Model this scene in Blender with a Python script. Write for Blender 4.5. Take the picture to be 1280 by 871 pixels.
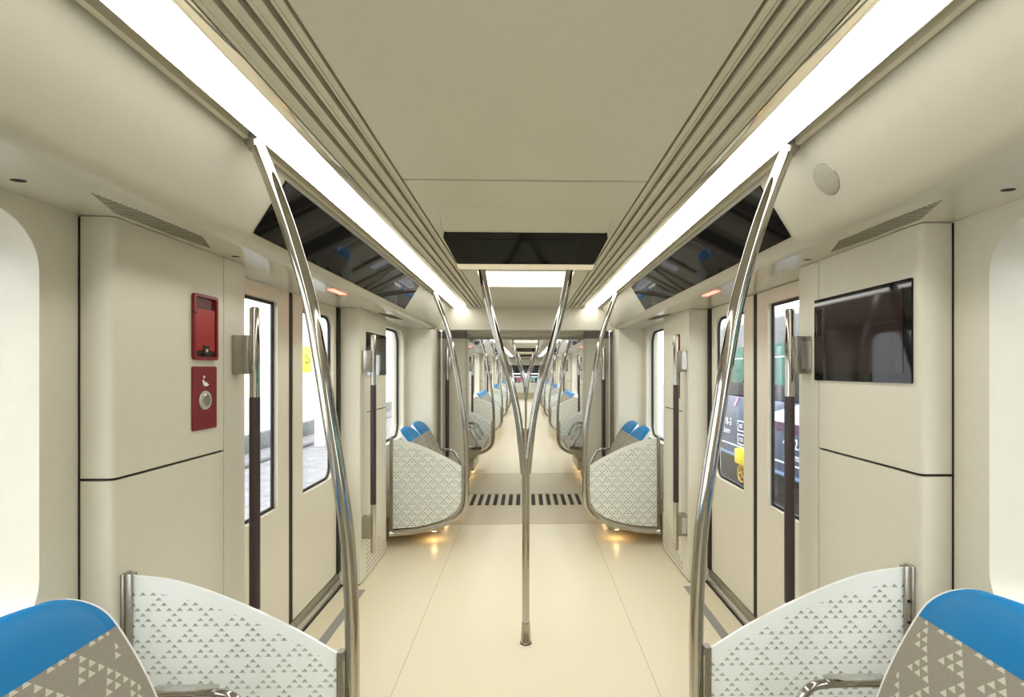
import bpy, bmesh, math, random
from mathutils import Vector, Matrix
random.seed(4)
PI = math.pi
for o in list(bpy.data.objects): bpy.data.objects.remove(o)
SC = bpy.context.scene
COL = SC.collection

# ------------------------------------------------------------------ camera, world, exposure
EYE = 1.45
cd = bpy.data.cameras.new('camera'); cam = bpy.data.objects.new('camera', cd); COL.objects.link(cam)
cam.location = (0, 0, EYE); cam.rotation_euler = (PI/2, 0, math.radians(-1.5))
cd.sensor_width = 36; cd.lens = 18.0; cd.shift_x = -34/1280; cd.shift_y = 26.5/1280
cd.clip_start = 0.02; cd.clip_end = 300
SC.camera = cam
wd = bpy.data.worlds.new('world'); SC.world = wd; wd.use_nodes = True
bg = wd.node_tree.nodes['Background']; bg.inputs[0].default_value = (0.93, 0.96, 1.0, 1); bg.inputs[1].default_value = 5.0
SC.view_settings.view_transform = 'Standard'; SC.view_settings.look = 'None'
SC.view_settings.gamma = 1; SC.view_settings.use_curve_mapping = False
SC.view_settings.exposure = 0.2
STRIP = 8.0        # ceiling light strips
HATCH = 5.0

# ------------------------------------------------------------------ materials
class NT:
    def __init__(s, nt): s.nt = nt
    def m(s, op, a, b=None, c=None):
        n = s.nt.nodes.new('ShaderNodeMath'); n.operation = op
        for i, v in enumerate((a, b, c)):
            if v is None: continue
            if isinstance(v, (int, float)): n.inputs[i].default_value = v
            else: s.nt.links.new(v, n.inputs[i])
        return n.outputs[0]
def principled(name, col, rough=.4, metal=0, **kw):
    m = bpy.data.materials.new(name); m.use_nodes = True
    b = m.node_tree.nodes['Principled BSDF']
    b.inputs['Base Color'].default_value = (*col, 1); b.inputs['Roughness'].default_value = rough
    b.inputs['Metallic'].default_value = metal
    for k, v in kw.items(): b.inputs[k.replace('_', ' ')].default_value = v
    return m
def speckle(m, col, amt=.05, scale=60, bump=0.0, bscale=300):
    nt = m.node_tree; b = nt.nodes['Principled BSDF']
    tc = nt.nodes.new('ShaderNodeTexCoord'); n = nt.nodes.new('ShaderNodeTexNoise')
    n.inputs['Scale'].default_value = scale; n.inputs['Detail'].default_value = 5
    nt.links.new(tc.outputs['Object'], n.inputs['Vector'])
    r = nt.nodes.new('ShaderNodeValToRGB')
    r.color_ramp.elements[0].position = .3; r.color_ramp.elements[1].position = .7
    r.color_ramp.elements[0].color = (*[c*(1-amt) for c in col], 1); r.color_ramp.elements[1].color = (*[min(1, c*(1+amt)) for c in col], 1)
    nt.links.new(n.outputs['Fac'], r.inputs[0]); nt.links.new(r.outputs[0], b.inputs['Base Color'])
    if bump:
        n2 = nt.nodes.new('ShaderNodeTexNoise'); n2.inputs['Scale'].default_value = bscale
        nt.links.new(tc.outputs['Object'], n2.inputs['Vector'])
        bp = nt.nodes.new('ShaderNodeBump'); bp.inputs['Strength'].default_value = bump; bp.inputs['Distance'].default_value = .002
        nt.links.new(n2.outputs['Fac'], bp.inputs['Height']); nt.links.new(bp.outputs[0], b.inputs['Normal'])
    return m
def painted(name, col, rough=.4, amt=.03, scale=40, bump=0.0, **kw): return speckle(principled(name, col, rough, **kw), col, amt, scale, bump)
def emit(name, col, st):
    m = bpy.data.materials.new(name); m.use_nodes = True; nt = m.node_tree; nt.nodes.clear()
    e = nt.nodes.new('ShaderNodeEmission'); e.inputs[0].default_value = (*col, 1); e.inputs[1].default_value = st
    o = nt.nodes.new('ShaderNodeOutputMaterial'); nt.links.new(e.outputs[0], o.inputs[0]); return m
def tri_mask(nt, u, v, pu, pv, hw, hh, counts, period, flip=False, prow=3):
    """rows of small triangles set in stepped clusters"""
    t = NT(nt)
    vv = t.m('DIVIDE', v, pv)
    if flip: vv = t.m('MULTIPLY', vv, -1)
    r = t.m('FLOOR', vv); fv = t.m('SUBTRACT', vv, r)
    xs = t.m('SUBTRACT', t.m('DIVIDE', u, pu), t.m('MULTIPLY', r, .5))
    k = t.m('FLOOR', xs); fx = t.m('ABSOLUTE', t.m('SUBTRACT', t.m('SUBTRACT', xs, k), .5))
    inside = t.m('LESS_THAN', fx, t.m('MULTIPLY', t.m('SUBTRACT', 1, t.m('DIVIDE', fv, hh)), hw))
    r3 = t.m('FLOORED_MODULO', r, prow); k3 = t.m('FLOORED_MODULO', k, period)
    # counts[r3]: clusters of shrinking width
    lim = t.m('SUBTRACT', counts, r3)
    ok = t.m('LESS_THAN', k3, t.m('SUBTRACT', lim, .5))
    return t.m('MULTIPLY', inside, ok)

CREAM = (.70, .665, .55)
MT = {}
MT['wall'] = painted('cream_wall_panel', CREAM, .38, .015, 30)
MT['door'] = painted('cream_door_paint', (.72, .675, .555), .25, .015, 30)
MT['soffit'] = painted('gloss_cream_soffit', (.56, .535, .44), .16, .012, 30)
MT['cove'] = painted('satin_cream_cove', (.64, .61, .50), .42, .015, 40)
MT['ceil'] = painted('satin_ceiling_panel', (.66, .63, .51), .38, .02, 60)
MT['slat'] = painted('ceiling_slat_paint', (.64, .60, .46), .4, .02, 40)
MT['reveal'] = painted('white_window_reveal', (.80, .79, .74), .4, .01, 30)
MT['gap'] = painted('dark_shadow_gap_rubber', (.018, .014, .008), .7)
MT['rubber'] = painted('black_rubber', (.006, .005, .005), .55)
MT['chrome'] = painted('polished_steel', (.50, .48, .435), .09, .01, metal=1)
MT['mirror'] = painted('mirror_trim', (.80, .78, .73), .06, .01, metal=1)
MT['steel'] = painted('brushed_steel', (.42, .40, .35), .32, .06, 90, metal=1)
MT['lightsteel'] = painted('light_brushed_steel', (.68, .67, .63), .3, .04, 90, metal=.8)
MT['grip'] = painted('dark_brown_grip', (.045, .028, .028), .42, .1, 200)
MT['blue'] = painted('blue_vinyl', (.0, .185, .45), .42, .04, 150, .1, Specular_IOR_Level=.3)
MT['shell'] = painted('white_seat_shell', (.82, .82, .80), .3)
MT['blackglass'] = principled('black_glass', (.004, .0035, .004), .035, 0, Specular_IOR_Level=.3)
MT['screen'] = principled('dark_screen_glass', (.022, .013, .013), .05, 0, Specular_IOR_Level=.3)
MT['displayglass'] = principled('dark_green_display_glass', (.006, .009, .007),   .1, 0, Specular_IOR_Level=.12)
MT['red'] = painted('red_enamel', (.33, .007, .009), .3)
MT['darkred'] = painted('dark_red_plate', (.20, .010, .016), .28)
MT['deepred'] = painted('recess_dark_red', (.10, .004, .006), .4)
MT['knob'] = painted('pale_steel_button', (.52, .52, .47), .35, metal=.3)
MT['strip'] = emit('light_strip_diffuser', (1, .985, .93), STRIP)
MT['hatch'] = emit('square_light_diffuser', (1, .98, .86), HATCH)
MT['redled'] = emit('red_door_indicator', (1, .10, .07), 7)
MT['warm'] = emit('warm_lamp_lens', (1, .62, .25), 32)
MT['base'] = painted('beige_bench_base', (.52, .45, .30), .4)
MT['bellow'] = painted('dark_grey_gangway_rubber', (.10, .10, .095), .7, .1)
MT['pillar'] = painted('gangway_pillar_panel', (.52, .485, .385), .4)
MT['greycap'] = painted('grey_pillar_cap', (.16, .155, .14), .5)
MT['displaybezel'] = principled('display_bezel_black', (.004, .004, .004), .12, 0, Specular_IOR_Level=.12)
MT['backing'] = painted('dark_backing', (.05, .045, .03), .8)
MT['vent'] = painted('vent_slot_shade', (.17, .155, .11), .8)
MT['stripgrey'] = painted('grey_floor_strip', (.30, .295, .27), .45, .08, 150)

def floor_mat():
    col = (.77, .69, .505)
    m = painted('cream_floor_covering', col, .30, .035, 120)
    nt = m.node_tree; b = nt.nodes['Principled BSDF']; t = NT(nt)
    tc = nt.nodes.new('ShaderNodeTexCoord'); sp = nt.nodes.new('ShaderNodeSeparateXYZ'); nt.links.new(tc.outputs['Object'], sp.inputs[0])
    ax = t.m('ABSOLUTE', sp.outputs[0])
    l = t.m('LESS_THAN', t.m('ABSOLUTE', t.m('SUBTRACT', ax, .60)), .0022)
    yl = t.m('LESS_THAN', t.m('ABSOLUTE', t.m('SUBTRACT', t.m('FLOORED_MODULO', t.m('SUBTRACT', sp.outputs[1], 4.81), 5.54), 1.2)), .0001)
    mask = t.m('MAXIMUM', l, yl)
    src = b.inputs['Base Color'].links[0].from_socket
    mx = nt.nodes.new('ShaderNodeMix'); mx.data_type = 'RGBA'
    nt.links.new(t.m('MULTIPLY', mask, .45), mx.inputs[0]); nt.links.new(src, mx.inputs[6]); mx.inputs[7].default_value = (.2, .15, .08, 1)
    nt.links.new(mx.outputs[2], b.inputs['Base Color'])
    return m
MT['floor'] = floor_mat()
MT['floorplate'] = painted('beige_gangway_floor', (.60, .52, .36), .42, .05, 120)

def pane_mat(name='clear_window_glass', tint=(.97, .985, .98)):
    m = bpy.data.materials.new(name); m.use_nodes = True; nt = m.node_tree; nt.nodes.clear()
    tr = nt.nodes.new('ShaderNodeBsdfTransparent'); tr.inputs[0].default_value = (*tint, 1)
    gl = nt.nodes.new('ShaderNodeBsdfGlossy'); gl.inputs['Roughness'].default_value = .02
    lw = nt.nodes.new('ShaderNodeLayerWeight'); lw.inputs[0].default_value = .5; t = NT(nt)
    fr = t.m('ADD', .04, t.m('MULTIPLY', .9, t.m('POWER', lw.outputs['Facing'], 5)))
    mx = nt.nodes.new('ShaderNodeMixShader'); o = nt.nodes.new('ShaderNodeOutputMaterial')
    nt.links.new(fr, mx.inputs[0]); nt.links.new(tr.outputs[0], mx.inputs[1]); nt.links.new(gl.outputs[0], mx.inputs[2])
    nt.links.new(mx.outputs[0], o.inputs[0]); return m
MT['pane'] = pane_mat()

def divider_mat():
    m = principled('milky_divider_glass', (.94, .955, .935), .07, 0); nt = m.node_tree
    b = nt.nodes['Principled BSDF']; out = nt.nodes['Material Output']
    tc = nt.nodes.new('ShaderNodeTexCoord'); sp = nt.nodes.new('ShaderNodeSeparateXYZ'); nt.links.new(tc.outputs['Object'], sp.inputs[0])
    t = NT(nt)
    mask = tri_mask(nt, sp.outputs[0], sp.outputs[2], .0285, .0145, .33, .68, 3, 3)
    trl = nt.nodes.new('ShaderNodeBsdfTranslucent'); trl.inputs[0].default_value = (.88, .97, .91, 1)
    m1 = nt.nodes.new('ShaderNodeMixShader'); m1.inputs[0].default_value = .22
    nt.links.new(b.outputs[0], m1.inputs[1]); nt.links.new(trl.outputs[0], m1.inputs[2])
    tr = nt.nodes.new('ShaderNodeBsdfTransparent'); tr.inputs[0].default_value = (.62, .64, .61, 1)
    m2 = nt.nodes.new('ShaderNodeMixShader')
    X, Z_ = sp.outputs[0], sp.outputs[2]
    edge = t.m('ADD', t.m('MULTIPLY', X, .40), t.m('SUBTRACT', .769, t.m('MULTIPLY', t.m('MULTIPLY', X, X), .5)))
    mask = t.m('MULTIPLY', mask, t.m('LESS_THAN', Z_, edge))
    nt.links.new(t.m('MULTIPLY', mask, .82), m2.inputs[0]); nt.links.new(m1.outputs[0], m2.inputs[1]); nt.links.new(tr.outputs[0], m2.inputs[2])
    nt.links.new(m2.outputs[0], out.inputs[0]); return m
MT['divider'] = divider_mat()

def fabric_mat():
    m = painted('grey_fabric_with_triangles', (.30, .27, .215), .8, .12, 400, .15); nt = m.node_tree
    b = nt.nodes['Principled BSDF']; uv = nt.nodes.new('ShaderNodeUVMap'); uv.uv_map = 'UVMap'
    sp = nt.nodes.new('ShaderNodeSeparateXYZ'); nt.links.new(uv.outputs[0], sp.inputs[0])
    mask = tri_mask(nt, sp.outputs[0], sp.outputs[1], .025, .018, .38, .78, 3, 4)
    src = b.inputs['Base Color'].links[0].from_socket
    mx = nt.nodes.new('ShaderNodeMix'); mx.data_type = 'RGBA'
    nt.links.new(mask, mx.inputs[0]); nt.links.new(src, mx.inputs[6]); mx.inputs[7].default_value = (.60, .57, .47, 1)
    nt.links.new(mx.outputs[2], b.inputs['Base Color']); return m
MT['fabric'] = fabric_mat()

def perf_mat():
    m = painted('perforated_cream_panel', CREAM, .38, .015, 30); nt = m.node_tree; b = nt.nodes['Principled BSDF']
    tc = nt.nodes.new('ShaderNodeTexCoord'); sp = nt.nodes.new('ShaderNodeSeparateXYZ'); nt.links.new(tc.outputs['Object'], sp.inputs[0])
    t = NT(nt)
    def cell(o, p): 
        q = t.m('DIVIDE', o, p); return t.m('SUBTRACT', t.m('FRACT', t.m('ADD', q, 100)), .5)
    a = cell(sp.outputs[1], .03); c = cell(sp.outputs[2], .03)
    d = t.m('LESS_THAN', t.m('ADD', t.m('MULTIPLY', a, a), t.m('MULTIPLY', c, c)), .05)
    src = b.inputs['Base Color'].links[0].from_socket
    mx = nt.nodes.new('ShaderNodeMix'); mx.data_type = 'RGBA'
    nt.links.new(d, mx.inputs[0]); nt.links.new(src, mx.inputs[6]); mx.inputs[7].default_value = (.06, .05, .03, 1)
    nt.links.new(mx.outputs[2], b.inputs['Base Color']); return m
MT['perf'] = perf_mat()
def speaker_mat():
    m = painted('speaker_mesh', (.36, .34, .27), .5, .02, 40); nt = m.node_tree; b = nt.nodes['Principled BSDF']
    tc = nt.nodes.new('ShaderNodeTexCoord'); sp = nt.nodes.new('ShaderNodeSeparateXYZ'); nt.links.new(tc.outputs['Object'], sp.inputs[0])
    t = NT(nt)
    def cell(o, p): return t.m('SUBTRACT', t.m('FRACT', t.m('ADD', t.m('DIVIDE', o, p), 100)), .5)
    a = cell(sp.outputs[0], .006); c = cell(sp.outputs[1], .006)
    d = t.m('LESS_THAN', t.m('ADD', t.m('MULTIPLY', a, a), t.m('MULTIPLY', c, c)), .10)
    mx = nt.nodes.new('ShaderNodeMix'); mx.data_type = 'RGBA'
    nt.links.new(d, mx.inputs[0]); mx.inputs[6].default_value = (.50, .47, .38, 1); mx.inputs[7].default_value = (.14, .13, .10, 1)
    nt.links.new(mx.outputs[2], b.inputs['Base Color']); return m
MT['speaker'] = speaker_mat()

# ------------------------------------------------------------------ mesh helpers
class MB:
    def __init__(s): s.bm = bmesh.new()
    def box(s, x0, x1, y0, y1, z0, z1, bev=0, seg=2):
        x0, x1 = min(x0, x1), max(x0, x1); y0, y1 = min(y0, y1), max(y0, y1)
        r = bmesh.ops.create_cube(s.bm, size=1)
        for v in r['verts']:
            v.co = Vector(((x0+x1)/2+v.co.x*(x1-x0), (y0+y1)/2+v.co.y*(y1-y0), (z0+z1)/2+v.co.z*(z1-z0)))
        if bev:
            es = list({e for v in r['verts'] for e in v.link_edges})
            bmesh.ops.bevel(s.bm, geom=es, offset=bev, segments=seg, affect='EDGES', profile=.5)
        return s
    def loops(s, ls, cap0=True, cap1=True, closed=True):
        vs = [[s.bm.verts.new(p) for p in l] for l in ls]
        n = len(vs[0])
        for a, b in zip(vs[:-1], vs[1:]):
            for i in range(n if closed else n-1):
                j = (i+1) % n
                s.bm.faces.new((a[i], a[j], b[j], b[i]))
        if closed and cap0: s.bm.faces.new(vs[0][::-1])
        if closed and cap1: s.bm.faces.new(vs[-1])
        return s
    def tube(s, path, r, seg=12, cap=True, ell=1):
        P = [Vector(p) for p in path]; rs = r if isinstance(r, (list, tuple)) else [r]*len(P)
        T = []
        for i in range(len(P)):
            a = P[max(i-1, 0)]; b = P[min(i+1, len(P)-1)]; T.append((b-a).normalized())
        up = Vector((0, 1, 0)) if abs(T[0].y) < .9 else Vector((1, 0, 0))
        N = (up - T[0]*up.dot(T[0])).normalized(); ls = []
        for i, p in enumerate(P):
            N = (N - T[i]*N.dot(T[i])).normalized(); B = T[i].cross(N)
            ls.append([p+(N*math.cos(2*PI*k/seg)+B*math.sin(2*PI*k/seg)*ell)*rs[i] for k in range(seg)])
        return s.loops(ls, cap, cap)
    def plate(s, outer, holes, f, c0, c1):
        """flat plate with holes; f(a,b,c)->xyz"""
        bm = s.bm
        def face_at(c):
            es = []; vl = []
            for L in [outer]+holes:
                vs = [bm.verts.new(f(a, b, c)) for a, b in L]; vl.append(vs)
                es += [bm.edges.new((vs[i], vs[(i+1) % len(vs)])) for i in range(len(vs))]
            bmesh.ops.triangle_fill(bm, use_beauty=True, use_dissolve=False, edges=es)
            return vl
        A = face_at(c0)
        B = face_at(c1)
        for a, b in zip(A, B):
            for i in range(len(a)):
                j = (i+1) % len(a); bm.faces.new((a[i], a[j], b[j], b[i]))
        return s
    def build(s, name, mat, parent=None, loc=None, smooth=30, kind=None):
        bmesh.ops.recalc_face_normals(s.bm, faces=s.bm.faces[:])
        me = bpy.data.meshes.new(name); s.bm.to_mesh(me); s.bm.free()
        me.materials.append(mat)
        if smooth:
            me.shade_smooth(); me.set_sharp_from_angle(angle=math.radians(smooth))
        o = bpy.data.objects.new(name, me); COL.objects.link(o)
        if parent: o.parent = parent
        if loc: o.location = loc
        if kind: o['kind'] = kind
        return o
def empty(name, loc=(0, 0, 0), rz=0):
    o = bpy.data.objects.new(name, None); COL.objects.link(o); o.location = loc; o.rotation_euler = (0, 0, rz); o.empty_display_size = .1
    return o
def tag(o, label, cat, group=None):
    o['label'] = label; o['category'] = cat
    if group: o['group'] = group
    return o
def copy_tree(o, parent=None):
    c = o.copy(); COL.objects.link(c)
    if parent: c.parent = parent
    for ch in list(o.children): copy_tree(ch, c)
    return c
USED = set()
def put(proto, loc, rz, label, cat, group=None):
    if proto.name in USED: o = copy_tree(proto)
    else: o = proto; USED.add(proto.name)
    o.location = loc; o.rotation_euler = (0, 0, rz)
    if 'group' in o: del o['group']
    return tag(o, label, cat, group)
def rrect(a0, a1, b0, b1, r, n=6):
    """loop, radii for (a0b0, a1b0, a1b1, a0b1)"""
    R = r if isinstance(r, (tuple, list)) else (r,)*4; L = []
    for (cx, cy, sx, sy, rr, st) in ((a0, b0, 1, 1, R[0], PI), (a1, b0, -1, 1, R[1], 1.5*PI), (a1, b1, -1, -1, R[2], 0), (a0, b1, 1, -1, R[3], .5*PI)):
        if rr <= 0: L.append((cx, cy)); continue
        for k in range(n+1):
            a = st+.5*PI*k/n; L.append((cx+sx*rr+rr*math.cos(a), cy+sy*rr+rr*math.sin(a)))
    return L
def smooth_path(pts, n=6):
    P = [Vector(p) for p in pts]; P = [P[0]*2-P[1]]+P+[P[-1]*2-P[-2]]; out = []
    for i in range(1, len(P)-2):
        for k in range(n):
            t = k/n; a, b, c, d = P[i-1:i+3]
            out.append(.5*((2*b)+(-a+c)*t+(2*a-5*b+4*c-d)*t*t+(-a+3*b-3*c+d)*t**3))
    out.append(P[-2]); return out
def struct(mb, name, mat, **k): return mb.build(name, mat, kind='structure', **k)
SIDE = {-1: 'left', 1: 'right'}

# ------------------------------------------------------------------ carriage dimensions
CZ = 2.095; SZ = 1.864          # ceiling, soffit height
WP, WW, WDR = 1.11, 1.20, 1.25  # panel, window wall, door plane
DOORS = [2.76, 9.24, 14.78, 20.32]
ORD = ['nearest', 'second', 'third', 'fourth']
CARS = [(-4.2, 5.29), (6.71, 25.2)]

# ---- floor
mb = MB(); mb.box(-1.34, 1.34, -4.4, 4.808, -.12, 0); struct(mb, 'floor', MT['floor'])
mb = MB(); mb.box(-1.34, 1.34, 7.19, 26.6, -.12, 0); struct(mb, 'floor', MT['floor'])
for a, b in ((4.813, 5.40), (5.406, 5.485), (5.995, 6.36), (6.366, 7.185)):
    mb = MB(); mb.box(-1.2, 1.2, a, b, -.12, 0); struct(mb, 'floor', MT['floorplate'])
mb = MB(); mb.box(-1.2, 1.2, 4.7, 7.3, -.16, -.121); struct(mb, 'floor', MT['backing'])
g = empty('gangway_grate', (0, 5.74, 0)); tag(g, 'striped floor grate of beige bars across the gangway threshold', 'floor grate')
mb = MB()
for k in range(-8, 8):
    x = (k+.5)*.084; mb.box(x-.0205, x+.0205, -.25, .25, -.012, -.001, .0015)
mb.build('bars', MT['floorplate'], g)
mb = MB(); mb.box(-.72, .72, -.253, .253, -.118, -.0125); mb.build('tray', MT['gap'], g)
for s in (-1, 1):
    mb = MB(); mb.box(s*.72, s*1.2, 5.486, 5.994, -.12, 0); struct(mb, 'floor', MT['floorplate'])

# ---- ceiling, slats, coves per car
def ceiling(y0, y1):
    mb = MB(); mb.box(-.80, .80, y0, y1, CZ+.05, CZ+.08); struct(mb, 'ceiling', MT['gap'])
    for s in (-1, 1):
        mb = MB()
        for a, b in ((.424, .452), (.461, .494), (.504, .537), (.547, .586)):
            b -= .002; c = a+(b-a)*.58
            pr = [(a, CZ+.045), (a, CZ), (c, CZ), (c+.001, CZ+.010), (c+.0035, CZ+.010), (c+.0045, CZ+.004), (b, CZ+.004), (b, CZ+.045)]
            mb.loops([[(s*u, y, z) for u, z in pr] for y in (y0, y1)])
        struct(mb, 'ceiling', MT['slat'])
        # ridge between lamp and cove
        pr = [(.739, CZ+.028), (.739, CZ+.002), (.746, CZ+.014), (.756, CZ+.010), (.759, CZ-.010), (.775, CZ-.010), (.779, CZ+.03)]
        mb = MB(); mb.loops([[(s*u, y, z) for u, z in pr] for y in (y0, y1)]); struct(mb, 'trim_1', MT['slat'])
        # cove and soffit
        pts = [(.781, CZ+.03), (.781, CZ-.002), (.790, CZ-.018), (.898, 1.902), (.912, 1.884), (.930, 1.871), (.955, 1.865), (.975, SZ), (1.345, SZ), (1.345, SZ+.03), (.99, SZ+.03), (.93, SZ+.05), (.82, CZ+.03)]
        mb = MB(); mb.loops([[(s*u, y, z) for u, z in pts] for y in (y0, y1)]); struct(mb, 'ceiling', MT['soffit'])
def center_panels(cuts):
    for a, b in zip(cuts[:-1], cuts[1:]):
        mb = MB(); mb.box(-.417, .417, a+.006, b-.006, CZ, CZ+.025, .002, 1); struct(mb, 'ceiling', MT['ceil'])
for y0, y1 in CARS: ceiling(y0, y1)
HATCHES = [3.675, 11.8, 17.7, 23.5]
DISPLAYS = [2.30, 14.6, 20.6]
center_panels([-4.2, -1.75, 1.75, 3.36]); center_panels([3.99, 5.29])
center_panels([6.71, 10.3, 11.485]); center_panels([12.115, 17.385]); center_panels([18.015, 23.185]); center_panels([23.815, 25.2])

for ci, (y0, y1) in enumerate(CARS):
    L = y1-y0-.01
    for s in (-1, 1):
        # built outward +x for right side; left is a mirrored build
        t = empty('light_strip', (s*.6765, y0+.005, CZ))
        mb = MB(); mb.box(-.0595, .0595, 0, L, .010, .025, .002); mb.build('diffuser', MT['strip'], t)
        for pr, nm in ((((.060, .028), (.060, -.006), (.0615, -.008), (.0615, .028)), 'outer_edge'),
                       (((-.060, .028), (-.060, -.003), (-.068, .003), (-.084, .008), (-.087, .028)), 'mirror_edge')):
            mb = MB(); mb.loops([[(s*x, y, z) for x, z in pr] for y in (0, L)]); mb.build(nm, MT['mirror'], t)
        tag(t, ('long white ceiling light strip running overhead on the %s' if ci == 0 else 'distant white ceiling light strip on the %s beyond the gangway') % SIDE[s], 'ceiling light')

# square light hatches in the middle of the ceiling
def hatch():
    t = empty('ceiling_light')
    mb = MB(); mb.box(-.318, .318, -.305, .305, .002, .02, .004); mb.build('diffuser', MT['hatch'], t)
    mb = MB(); mb.plate(rrect(-.417, .417, -.315, .315, 0), [rrect(-.320, .320, -.307, .307, .02)], lambda a, b, c: (a, b, c), 0, .02); mb.build('frame', MT['slat'], t)
    return t
h0 = hatch()
for i, y in enumerate(HATCHES):
    put(h0, (0, y, CZ), 0, ['bright square ceiling light just behind the dark hanging display', 'small bright ceiling light bar first beyond the gangway', 'small bright ceiling light second beyond the gangway', 'tiny bright ceiling light farthest down the train'][i], 'ceiling light')

# hanging display
def display():
    t = empty('passenger_display')
    secs = [(-.26, 0, .345), (-.16, -.004, .36), (-.06, -.016, .372), (-.008, -.028, .376)]
    mb = MB()
    def sec(y, z, hw, n=5, r=.03):
        L = [(-hw, y, .02)]
        for k in range(n+1):
            a = k/n*PI/2; L.append((-hw+min(r, -z+.0001)*(1-math.cos(a))*1.0, y, z*(math.sin(a)) if z < 0 else z))
        R = [(-x, yy, zz) for x, yy, zz in L[::-1]]
        return L+R
    mb.loops([sec(*q) for q in secs]+[sec(.02, -.03, .374)]); mb.build('ceiling_fairing', MT['ceil'], t)
    # tilted black face
    def face_loop(off, inset):
        out = []
        for a, b in rrect(-1, 1, 0, 1, 0):
            pass
        top = .374-inset; bot = .334-inset; L = []
        n = 6
        for k in range(n+1):                       # top-left rounded
            a = PI-PI/2*k/n; L.append((-top+.035+.035*math.cos(a), .035/.22*1.0*(1-math.sin(a))))
        for k in range(n+1):
            a = PI/2-PI/2*k/n; L.append((top-.035+.035*math.cos(a), .035/.22*(1-math.sin(a))))
        L += [(bot+.002, .93), (bot-.006, 1.0), (-bot+.006, 1.0), (-bot-.002, .93)]
        return L
    def P(x, v, d):
        y = .20*v; z = -.032-.098*v; nrm = Vector((0, -.098, -.20)).normalized()*d
        return (x, y+nrm.y, z+nrm.z)
    mb = MB(); L = face_loop(0, 0); mb.loops([[P(x, v, 0) for x, v in L], [P(x, v, -.02) for x, v in L]]); mb.build('black_bezel', MT['displaybezel'], t)
    mb = MB(); L = [(-.25, .2), (.24, .2), (.24, .88), (-.25, .88)]; mb.loops([[P(x, v, .0015) for x, v in L], [P(x, v, -.003) for x, v in L]]); mb.build('display_glass', MT['displayglass'], t)
    mb = MB(); mb.loops([[(-.338, .20, -.131), (.338, .20, -.131), (.328, .222, -.152), (-.328, .222, -.152)], [(-.338, .225, -.125), (.338, .225, -.125), (.328, .24, -.145), (-.328, .24, -.145)]]); mb.build('steel_lip', MT['mirror'], t)
    mb = MB(); mb.loops([[(-hw, y, z), (hw, y, z), (hw, y, .02), (-hw, y, .02)] for y, z, hw in ((.03, -.03, .33), (.21, -.12, .325), (.245, -.138, .322), (.37, -.004, .32))]); mb.build('housing', MT['ceil'], t)
    return t
d0 = display()
for i, y in enumerate(DISPLAYS):
    put(d0, (0, y, CZ), 0, ['wide black display hanging from the ceiling in the foreground', 'small dark ceiling display far beyond the gangway', 'tiny dark ceiling display farthest down the train'][i], 'display')

# ---- side walls
WN = [0]
def window_unit(s, w0, w1, z0, z1, r, gu):
    """wall plate from w0-m to w1+m is built by caller; here gasket and pane"""
    WN[0] += 1
    root = empty('window_%d' % WN[0], (s*1.32, (w0+w1)/2, z0)); root['kind'] = 'structure'
    f = lambda a, b, c: (s*(c-1.32), a-(w0+w1)/2, b-z0)
    mb = MB(); mb.plate(rrect(w0-.002, w1+.002, z0-.002, z1+.002, r), [rrect(w0+.018, w1-.018, z0+.018, z1-.018, max(r-.018, .01))], f, gu, gu+.015); mb.build('gasket', MT['rubber'], root)
    mb = MB(); mb.plate(rrect(w0, w1, z0, z1, r), [], f, gu+.017, gu+.023); mb.build('window_pane', MT['pane'], root)
def window_wall(s, a, b, w0, w1, z0=.80, z1=1.825, r=.13, gu=1.345):
    f = lambda p, q, c: (s*c, p, q)
    mb = MB(); mb.plate([(a, 0.002), (b, 0.002), (b, SZ), (a, SZ)], [rrect(w0, w1, z0, z1, r, 8)], f, WW, gu+.03)
    struct(mb, 'wall_'+SIDE[s], MT['wall'])
    window_unit(s, w0, w1, z0, z1, r, gu)
for s in (-1, 1):
    for c in (0, 12.01, 17.55): window_wall(s, c-1.41, c+1.41, c-1.295, c+1.295)
    window_wall(s, 4.12, 5.16, 4.22, 5.06, gu=1.25)
    window_wall(s, 6.84, 7.88, 6.94, 7.78, gu=1.25)
    window_wall(s, 21.70, 25.2, 21.85, 24.3)
    # rear part of the carriage behind the camera
    mb = MB(); mb.box(s*WW, s*1.33, -4.3, -1.38, .0, SZ); struct(mb, 'wall_'+SIDE[s], MT['wall'])
mb = MB(); mb.box(-1.34, 1.34, -4.45, -4.3, -.1, 2.15); struct(mb, 'wall_back', MT['wall'])

def pillar(s, wd_, t):
    f = lambda u, w, z: (s*u, wd_+t*w, z)
    R = .016
    corner = [(WP+R-R*math.cos(a), 1.352-R+R*math.sin(a)) for a in [k*PI/2/6 for k in range(7)]]
    main = [(1.33, .850), (WP, .850)]+corner+[(1.33, 1.352)]
    post = [(1.33, .70), (WP+.012, .70), (WP+.003, .703), (WP, .712), (WP, .846), (1.33, .846)]
    for pl, zz, mm in ((main, ((.012, 1.149), (1.157, SZ-.002)), 'wall'), (post, ((.012, SZ-.002),), 'wall')):
        for z0, z1 in zz:
            mb = MB(); mb.loops([[f(u, w, z) for u, w in pl] for z in (z0, z1)]); struct(mb, 'wall_'+SIDE[s], MT[mm])
    mb = MB(); mb.box(s*(WP+.010), s*1.32, wd_+t*.712, wd_+t*1.34, 0, SZ-.004); struct(mb, 'wall_'+SIDE[s], MT['gap'])
for s in (-1, 1):
    for d in DOORS:
        for t in (-1, 1):
            pillar(s, d, t)
            mb = MB(); mb.box(s*1.1965, s*1.1995, d+t*1.3525, d+t*1.3565, .002, SZ-.003); struct(mb, 'trim_6', MT['gap'])

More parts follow.
